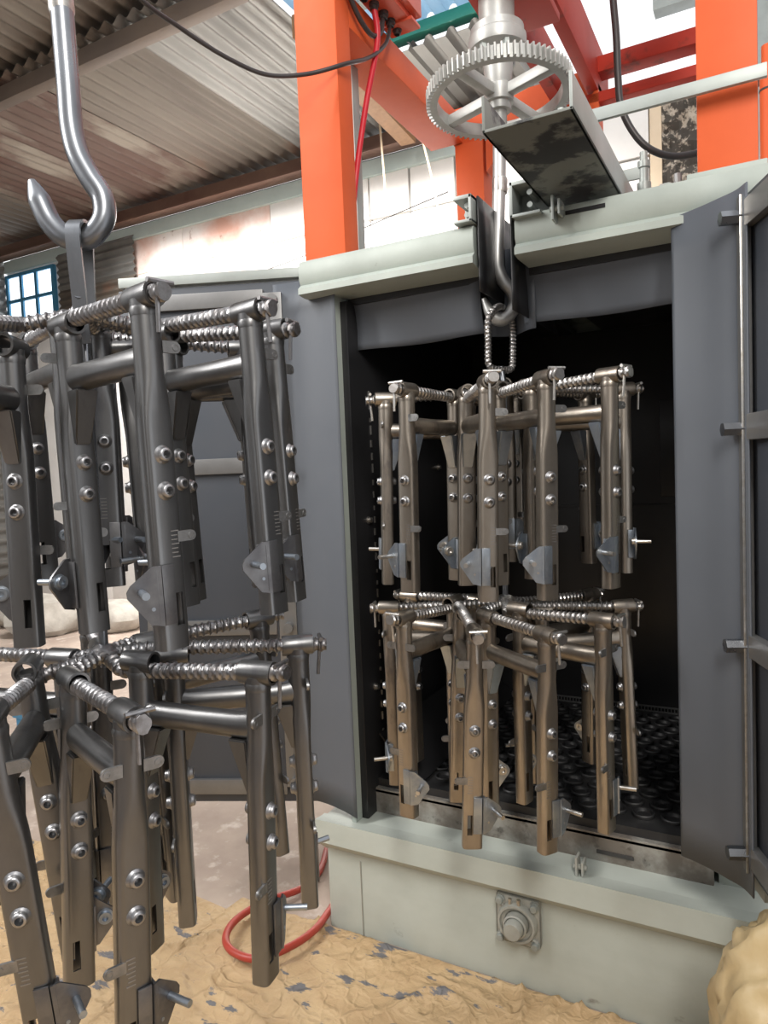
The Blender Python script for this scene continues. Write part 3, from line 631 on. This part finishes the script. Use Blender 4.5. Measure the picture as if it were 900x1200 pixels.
bm = new(); lathe(bm, [(.0165, 1.90), (.0165, 2.10)], (sx_, sy_, 0), (0, 0, 1), 20); obj('spindle', bm, 'cast', SP)
hook_pts = [(sx_, sy_, 2.03), (.495, .093, 1.88), (.492, .085, 1.77), (.489, .077, 1.672), (.491, .077, 1.64), (.503, .081, 1.612), (.518, .087, 1.592), (.523, .088, 1.565), (.512, .081, 1.539), (.492, .069, 1.528), (.474, .06, 1.546), (.461, .055, 1.578)]
bm = new(); pp = smooth_path(hook_pts, 7); tube(bm, pp, lambda u: .0148 if u < .9 else .0148 - .009 * (u - .9) / .1, 16); obj('hook', bm, 'spindle', SP, 60)
bm = new(); lathe(bm, [(.0165, 0), (.0175, .004), (.0175, .03), (.0165, .034)], (.4945, .0915, 1.815), (.0155, .03, 1), 18); obj('weld_collar', bm, 'zinc', SP)

# big hook (left), hanging from the jib above the frame of view
HK = thing('crane_hook', 'thick forged steel hook at upper left carrying the front rack', 'hook', (.12, -.757, 1.56))
hp = [(.093, -.744, 2.56), (.100, -.747, 2.2), (.109, -.751, 1.914), (.117, -.755, 1.787), (.121, -.757, 1.724), (.13, -.756, 1.683), (.145, -.75, 1.649), (.161, -.743, 1.618), (.162, -.745, 1.586), (.143, -.757, 1.561), (.116, -.772, 1.561), (.094, -.782, 1.583), (.08, -.787, 1.615), (.068, -.791, 1.648)]
bm = new(); pp = smooth_path(hp, 8); tube(bm, pp, lambda u: .0165 if u < .93 else .0165 - .0105 * max(0, (u - .93) / .07) ** 1.2, 18); obj('hook', bm, 'hook', HK, 60)
bm = new(); lathe(bm, [(.0165, 0), (.0185, .006), (.018, .03), (.019, .05), (.0165, .056)], (.1085, -.751, 1.892), (-.03, .01, 1), 18); obj('weld_collar', bm, 'zinc', HK)
sec('swivel_plate', (.04, -.80, 2.55), (.146, -.69, 2.58), 'orange', HK)
sec('jib_arm', (.045, -.80, 2.58), (.134, .0, 2.68), 'orange', GA)

# ------------------------------------------------------------------ the tube frames
LG, LL = 0.19, 0.42
AX, AY, AT = 0.0135, 0.0195, 0.0168
def flip(bm, sx, sy):
    if sx < 0 or sy < 0: bmesh.ops.transform(bm, matrix=Matrix.Diagonal((sx, sy, 1, 1)), verts=bm.verts[:])
    return bm
def sect(z):
    u = max(0, min(1, (-z - .085) / .07)); u = u * u * (3 - 2 * u)
    return AT + (AX - AT) * u, AT + (AY - AT) * u, 2 + 2.2 * u
def leg_bm():
    bm = new(); n = 24
    def rg(z, t):
        ax, ay, e = sect(z); o = []
        for i in range(n):
            a = 2 * PI * i / n; c, s = math.cos(a), math.sin(a)
            o.append(bm.verts.new(((ax - t) * math.copysign(abs(c) ** (2 / e), c), (ay - t) * math.copysign(abs(s) ** (2 / e), s), z)))
        return o
    zs = [-.004, -.03, -.085, -.1, -.12, -.14, -.155, -.25, -.33, -LL]
    outer = [rg(z, 0) for z in zs]; inn = [rg(z, .0028) for z in zs]
    for a, b in zip(outer, outer[1:]): skin(bm, a, b)
    for a, b in zip(inn, inn[1:]): skin(bm, a, b)
    skin(bm, outer[-1], inn[-1]); bm.faces.new(outer[0]); bm.faces.new(inn[0])
    return bm
def cut_leg(m):
    me = to_mesh('leg', leg_bm(), m, 50)
    bm = new(); box(bm, (-.04, .0015, -.392), (.04, .0115, -.352)); cm = to_mesh('slot_cut', bm, m)
    a = link('leg', me); c = link('slot_cut', cm)
    mod = a.modifiers.new('cut', 'BOOLEAN'); mod.object = c; mod.operation = 'DIFFERENCE'; mod.solver = 'EXACT'
    dg = bpy.context.evaluated_depsgraph_get(); out = bpy.data.meshes.new_from_object(a.evaluated_get(dg))
    out.name = 'leg'
    bpy.data.objects.remove(a); bpy.data.objects.remove(c)
    return out
def variant(me, sx, sy, m):
    bm = new(); bm.from_mesh(me); flip(bm, sx, sy); return to_mesh(me.name, bm, m, 50)
def sleeve_bm():
    bm = new(); lathe(bm, [(.0122, -.024), (.0155, -.024), (.0160, -.021), (.0160, .021), (.0155, .024), (.0122, .024), (.0122, -.024)], (0, 0, 0), (1, 0, 0), 22)
    lathe(bm, [(.0160, -.010), (.0182, -.016), (.0172, -.023)], (0, 0, 0), (0, 0, 1), 18)     # weld fillet under the saddle
    return bm
def nut_bm():
    bm = new(); lathe(bm, [(.0118, 0), (.0112, .0015), (.0094, .0028), (.0086, .005), (.0084, .0075), (.0070, .0092), (.0048, .0095), (.0046, -.006), (0, -.006)], (0, 0, 0), (1, 0, 0), 16); return bm
def bracket_bm():
    bm = new(); x = AX + .0005
    box(bm, (x, -.016, -.388), (x + .003, .0005, -.316), .0008)                            # strip on the leg face
    box(bm, (x - .016, -.0235, -.384), (x + .003, -.0198, -.320), .0008)                         # returned side strip
    tilt = Matrix.Translation((x + .002, -.017, 0)) @ Matrix.Rotation(math.radians(-22), 4, 'Z')
    pl = [(0, -.316), (-.010, -.316), (-.036, -.336), (-.0405, -.343), (-.040, -.351), (-.016, -.384), (0, -.388)]
    a = [bm.verts.new(tilt @ V((.0, p[0], p[1]))) for p in pl]; b = [bm.verts.new(tilt @ V((.003, p[0], p[1]))) for p in pl]
    bm.faces.new(a); bm.faces.new(b[::-1])
    for i in range(len(pl)): bm.faces.new((a[i], b[i], b[(i + 1) % len(pl)], a[(i + 1) % len(pl)]))
    return bm
def bolt_bm():
    bm = new(); tilt = Matrix.Translation((AX + .0025, -.017, 0)) @ Matrix.Rotation(math.radians(-22), 4, 'Z')
    p = V((.003, -.024, -.345)); q = V((.034, -.024, -.345)); h = V((-.007, -.024, -.345))
    cyl(bm, tilt @ p, tilt @ q, .0046, n=10); lathe(bm, [(.011, 0), (.011, .0016), (.0085, .002), (.0085, .007), (.004, .007), (.0038, .003), (0, .003)], tilt @ V((0, -.024, -.345)), tilt.to_3x3() @ V((-1, 0, 0)), 14)
    cyl(bm, tilt @ V((.003, -.012, -.366)), tilt @ V((.0036, -.012, -.366)), .0024, n=8); return bm
def lug_bm(z, w, l):
    bm = new(); pts = [(0.012, -w), (l, -w)] + [(l + w * math.cos(a), w * math.sin(a)) for a in [(-.5 + k / 6) * PI for k in range(1, 6)]] + [(l, w), (.012, w)]
    a = [bm.verts.new(V((AX - .004, p[0], z + p[1]))) for p in pts]; b = [bm.verts.new(V((AX - .0005, p[0], z + p[1]))) for p in pts]
    bm.faces.new(a); bm.faces.new(b[::-1])
    for i in range(len(pts)): bm.faces.new((a[i], b[i], b[(i + 1) % len(pts)], a[(i + 1) % len(pts)]))
    lathe(bm, [(.0045, 0), (.0045, .0008), (.003, .0009), (.003, 0.0003), (0, .0003)], (AX - .0005, l, z), (1, 0, 0), 12)
    return bm
def marks_bm():
    bm = new()
    for k in range(7): box(bm, (AX - .001, .002, -.278 - k * .0052), (AX + .0004, .0125 - (.002 if k % 3 else 0), -.2768 - k * .0052))
    return bm
def gusset_bm():
    bm = new(); t0, t1 = -.090, -.162
    f = [V((-.041, -.015, t0)), V((-.041, .015, t0)), V((-.013, .0155, t0)), V((-.013, -.0155, t0))]
    g = [V((-.0165, -.0105, t1)), V((-.0165, .0105, t1)), V((-.010, .0105, t1)), V((-.010, -.0105, t1))]
    A = [bm.verts.new(p) for p in f]; B = [bm.verts.new(p) for p in g]
    bm.faces.new(A); bm.faces.new(B[::-1]); skin(bm, A, B)
    bmesh.ops.bevel(bm, geom=bm.edges[:], offset=.0018, segments=2, affect='EDGES'); return bm
def cross_bm():
    bm = new(); n = 20; prev = None
    for x, ry, rz in ((-LG / 2 + .004, .0125, .0195), (-LG / 2 + .03, .0165, .018), (0, .0168, .0175), (LG / 2 - .03, .0165, .018), (LG / 2 - .004, .0125, .0195)):
        k = [bm.verts.new((x, ry * math.cos(2 * PI * i / n), -.073 + rz * math.sin(2 * PI * i / n))) for i in range(n)]
        if prev: skin(bm, prev, k)
        prev = k
    return bm
LIB = {}
def lib(tone):
    if tone in LIB: return LIB[tone]
    body = M['grey' if tone == 'dark' else 'bronze']; pl = M['plate_dark' if tone == 'dark' else 'plate']; zn = M['zinc']
    d = {}; lm = cut_leg(body)
    sl = to_mesh('sleeve', sleeve_bm(), body); nz = M['nutsteel']; nt = to_mesh('nut', nut_bm(), nz)
    for sx in (1, -1):
        for sy in (1, -1):
            d['leg', sx, sy] = variant(lm, sx, sy, body)
            d['sleeve', sx, sy] = sl
            d['nut', sx, sy] = variant(nt, sx, sy, nz)
            d['bracket', sx, sy] = to_mesh('bracket', flip(bracket_bm(), sx, sy), pl)
            d['bolt', sx, sy] = to_mesh('bolt', flip(bolt_bm(), sx, sy), zn if tone != 'dark' else M['plate'])
            d['lug', sx, sy] = to_mesh('lug', flip(lug_bm(-.285, .0065, .031), sx, sy), M['lug'])
            d['ear', sx, sy] = to_mesh('lug', flip(lug_bm(-.058, .0072, .0295), sx, sy), M['lug'])
            d['marks', sx, sy] = to_mesh('scale_marks', flip(marks_bm(), sx, sy), M['mark'])
            d['gusset', sx, sy] = to_mesh('gusset', flip(gusset_bm(), sx, sy), pl if tone != 'dark' else body)
    d['cross'] = to_mesh('cross_tube', cross_bm(), body)
    LIB[tone] = d; return d
def tube_frame(outer, inner, leg, label, group, tone, sy):
    outer, inner, leg = V(outer), V(inner), V(leg).normalized()
    zax = -leg; xa = (outer - inner); xa = (xa - zax * xa.dot(zax)).normalized(); ya = zax.cross(xa)
    mid = outer - xa * (LG / 2)
    t = bpy.data.objects.new('tube_frame', None); t.empty_display_size = .05; COL.objects.link(t); tag(t, label, 'tube frame', group)
    t.matrix_world = Matrix(((xa.x, ya.x, zax.x, mid.x), (xa.y, ya.y, zax.y, mid.y), (xa.z, ya.z, zax.z, mid.z), (0, 0, 0, 1)))
    d = lib(tone)
    link('cross_tube', d['cross'], t)
    for sx in (1, -1):
        lg = link('leg', d['leg', sx, sy], t, (sx * LG / 2, 0, 0))
        link('gusset', d['gusset', sx, sy], t, (sx * LG / 2, 0, 0))
        for nm in ('sleeve', 'bracket', 'bolt', 'lug', 'marks') + (('ear',) if True else ()):
            link({'marks': 'scale_marks', 'ear': 'lug'}.get(nm, nm), d[nm, sx, sy], lg)
        if sy < 0: link('lug', d['ear', sx, -sy], lg)
        for z in (-.186, -.229):
            link('nut', d['nut', sx, sy], lg, (sx * (AX - .001), 0, z)); link('nut', d['nut', -sx, sy], lg, (-sx * (AX - .001), 0, z))
    return t

# ------------------------------------------------------------------ racks: (label, outer top, inner top, leg direction)
RU = [
 ('bronze tube frame in cabinet top tier, front leg just left of the rod', (0.559,-0.211,1.358), (0.453,-0.054,1.344), (-0.026,-0.010,-1.0)),
 ('bronze tube frame in cabinet top tier, front leg just right of the rod', (0.660,-0.168,1.359), (0.520,-0.040,1.350), (-0.018,-0.008,-1.0)),
 ('bronze tube frame in cabinet top tier, nearer of the two at far right', (0.754,-0.053,1.366), (0.580,0.012,1.359), (-0.013,-0.003,-1.0)),
 ('bronze tube frame in cabinet top tier, second leg from the left', (0.372,-0.180,1.361), (0.400,0.005,1.355), (-0.016,-0.008,-1.0)),
 ('bronze tube frame in cabinet top tier, farthest left', (0.266,-0.073,1.358), (0.434,0.038,1.365), (-0.024,-0.013,-1.0)),
 ('bronze tube frame in cabinet top tier, farthest right and behind its neighbour', (0.737,0.194,1.360), (0.585,0.095,1.366), (-0.007,-0.002,-1.0)),
 ('shaded tube frame at back right of the cabinet top tier', (0.629,0.295,1.365), (0.542,0.135,1.369), (0.001,0.001,-1.0)),
 ('tube frame at back of the cabinet top tier, half hidden behind the rod', (0.443,0.316,1.387), (0.480,0.142,1.384), (-0.010,-0.005,-1.0))]
RL = [
 ('bronze tube frame in cabinet bottom tier, nearest of the three at left', (0.360,-0.210,0.892), (0.392,-0.030,0.879), (-0.009,-0.004,-1.0)),
 ('bronze tube frame in cabinet bottom tier, middle of the three at left', (0.242,-0.052,0.876), (0.418,0.004,0.883), (-0.004,-0.002,-1.0)),
 ('bronze tube frame in cabinet bottom tier, rearmost of the three at left', (0.237,0.072,0.882), (0.432,0.056,0.887), (0.001,0.001,-1.0)),
 ('bronze tube frame in cabinet bottom tier, front leg left of centre over the sill', (0.532,-0.248,0.881), (0.436,-0.084,0.890), (-0.045,-0.018,-0.999)),
 ('bronze tube frame in cabinet bottom tier, lowest leg above the latch bracket', (0.657,-0.201,0.876), (0.501,-0.092,0.880), (-0.022,-0.007,-1.0)),
 ('bronze tube frame in cabinet bottom tier, right of the two lowest front legs', (0.741,-0.106,0.890), (0.558,-0.053,0.883), (-0.003,-0.000,-1.0)),
 ('bronze tube frame in cabinet bottom tier, farthest right over the cupped mat', (0.733,0.159,0.867), (0.576,0.062,0.877), (0.024,0.003,-1.0)),
 ('shaded tube frame at back right of the cabinet bottom tier', (0.636,0.254,0.871), (0.542,0.100,0.880), (-0.013,-0.002,-1.0))]
LU = [
 ('dark tube frame nearest the viewer in the upper tier of left rack', (0.379,-0.884,1.414), (0.193,-0.845,1.418), (0.015,0.016,-1.0)),
 ('dark tube frame cut by the left picture edge, upper tier of left rack', (0.193,-1.033,1.391), (0.103,-0.868,1.422), (-0.004,-0.006,-1.0)),
 ('dark tube frame second from right, upper tier of left rack', (0.399,-0.713,1.424), (0.214,-0.690,1.432), (0.026,0.019,-0.999)),
 ('dark tube frame outermost right before the door strap, upper tier of left rack', (0.355,-0.605,1.420), (0.17,-0.628,1.431), (0.030,0.022,-0.999)),
 ('dark tube frame at back right against the open door, upper tier of left rack', (0.219,-0.512,1.421), (0.09,-0.66,1.432), (0.020,0.016,-1.0)),
 ('dark tube frame at back between two near legs, upper tier of left rack', (-0.052,-0.574,1.449), (0.085,-0.701,1.450), (-0.004,-0.005,-1.0)),
 ('dark tube frame at back left against the white wall, upper tier of left rack', (-0.121,-0.684,1.448), (0.062,-0.752,1.449), (0.011,0.014,-1.0))]
LB = [
 ('dark tube frame nearest the viewer in the lower tier of left rack', (0.380,-0.946,0.932), (0.201,-0.880,0.931), (-0.027,-0.032,-0.999)),
 ('tilted dark tube frame at the lower left picture edge, lower tier', (0.267,-1.038,0.946), (0.139,-0.899,0.930), (0.047,0.072,-0.996)),
 ('dark tube frame over the red hose loop, lower tier of left rack', (0.427,-0.770,0.938), (0.239,-0.797,0.929), (-0.018,-0.016,-1.0)),
 ('dark tube frame outermost right in the lower tier of left rack', (0.372,-0.602,0.930), (0.222,-0.722,0.942), (0.0,0.0,-1.0)),
 ('dark tube frame at back right before the open door, lower tier of left rack', (0.243,-0.535,0.950), (0.163,-0.705,0.946), (0.030,0.023,-0.999)),
 ('dark tube frame at back left partly outside the picture, lower tier of left rack', (-0.110,-0.823,0.930), (0.079,-0.800,0.934), (0.011,0.018,-1.0)),
 ('dark tube frame at the back below the star of bars, lower tier', (-0.064,-0.637,0.935), (0.092,-0.745,0.937), (-0.009,-0.010,-1.0))]
def rack(name, label, top, hubs, tiers, tone):
    bar = 'rebar' if tone != 'dark' else 'rebar_dark'
    t = thing(name, label, 'rack', hubs[-1])
    bm = new(); tube(bm, [V(top)] + [V(h) for h in hubs] + [V(hubs[-1]) - V((0, 0, .02))], .0068, 10); obj('rod', bm, 'hook', t)
    for hub, frames in zip(hubs, tiers):
        hub = V(hub)
        bm = new(); bmesh.ops.create_icosphere(bm, subdivisions=3, radius=.021)
        for v in bm.verts: v.co *= 1 + .22 * noise.noise(v.co * 120); v.co.z *= .7
        bmesh.ops.translate(bm, verts=bm.verts[:], vec=hub); obj('hub_weld', bm, 'zinc' if tone != 'dark' else 'rebar_dark', t)
        for lb, o, i, lg in frames:
            o, i = V(o), V(i); d = (o - i).normalized(); end = o + d * .045; a = i - d * .032
            st = hub + (a - hub).normalized() * .006
            bm = new(); rebar(bm, [st, a, end], .0092); arm = obj('arm', bm, bar, t, 30)
            side = d.cross(V((0, 0, 1))).normalized(); p = o + d * .036
            bm = new(); cyl(bm, p - side * .017 + V((0, 0, .012)), p + side * .017 + V((0, 0, .012)), .0032, n=8)
            q = p + side * .004; cyl(bm, q + V((0, 0, .014)), q + V((0, 0, -.046)) + d * .006 * R_.uniform(-1, 1), .0027, n=8); obj('pin', bm, 'zinc' if tone != 'dark' else 'rebar_dark', arm)
    return t
rr = rack('hanger_rack', 'two-tier rebar rack hanging from the hook inside the cabinet', (.497, .055, 1.42), [(.505, .05, 1.372), (.502, .02, .893)], [RU, RL], 'bronze')
lp = [(0.497, 0.052, 1.414), (0.487, 0.036, 1.415), (0.481, 0.025, 1.420), (0.479, 0.021, 1.432), (0.480, 0.022, 1.47), (0.480, 0.022, 1.51), (0.483, 0.028, 1.530), (0.490, 0.045, 1.549), (0.495, 0.072, 1.558), (0.501, 0.098, 1.549), (0.507, 0.112, 1.530), (0.508, 0.115, 1.51), (0.510, 0.105, 1.47), (0.511, 0.096, 1.432), (0.510, 0.09, 1.420), (0.506, 0.075, 1.415), (0.497, 0.052, 1.414)]
bm = new(); rebar(bm, smooth_path(lp, 3), .0068, .009, .0016); obj('hanging_loop', bm, 'rebar', rr, 30)
lr = rack('hanger_rack', 'two-tier rebar rack hanging from the big hook at the left', (.15, -.787, 1.47), [(.135, -.769, 1.448), (.158, -.791, .945)], [LU, LB], 'dark')
stp = smooth_path([(.152, -.786, 1.40), (.150, -.787, 1.47), (.146, -.788, 1.555), (.140, -.778, 1.577), (.131, -.762, 1.584), (.123, -.748, 1.579), (.118, -.742, 1.56), (.116, -.742, 1.50), (.118, -.745, 1.44)], 5)
bm = new(); wd = V((.88, .474, 0)) * .0105; prev = None
for i, p in enumerate(stp):
    tg = (stp[min(i + 1, len(stp) - 1)] - stp[max(i - 1, 0)]).normalized(); nn = tg.cross(wd).normalized() * .0025
    k = [bm.verts.new(p + a * wd + b * nn) for a, b in ((-1, -1), (1, -1), (1, 1), (-1, 1))]
    if prev: skin(bm, prev, k)
    else: bm.faces.new(k[::-1])
    prev = k
bm.faces.new(prev); obj('hanging_strap', bm, 'hook', lr, 30)
for frames, grp, tone, sy in ((RU, 'tube frames on the cabinet rack, top tier', 'bronze', 1), (RL, 'tube frames on the cabinet rack, bottom tier', 'bronze', -1),
                              (LU, 'tube frames on the left rack, upper tier', 'dark', 1), (LB, 'tube frames on the left rack, lower tier', 'dark', -1)):
    for lb, o, i, lg in frames: tube_frame(o, i, lg, lb, grp, tone, sy)
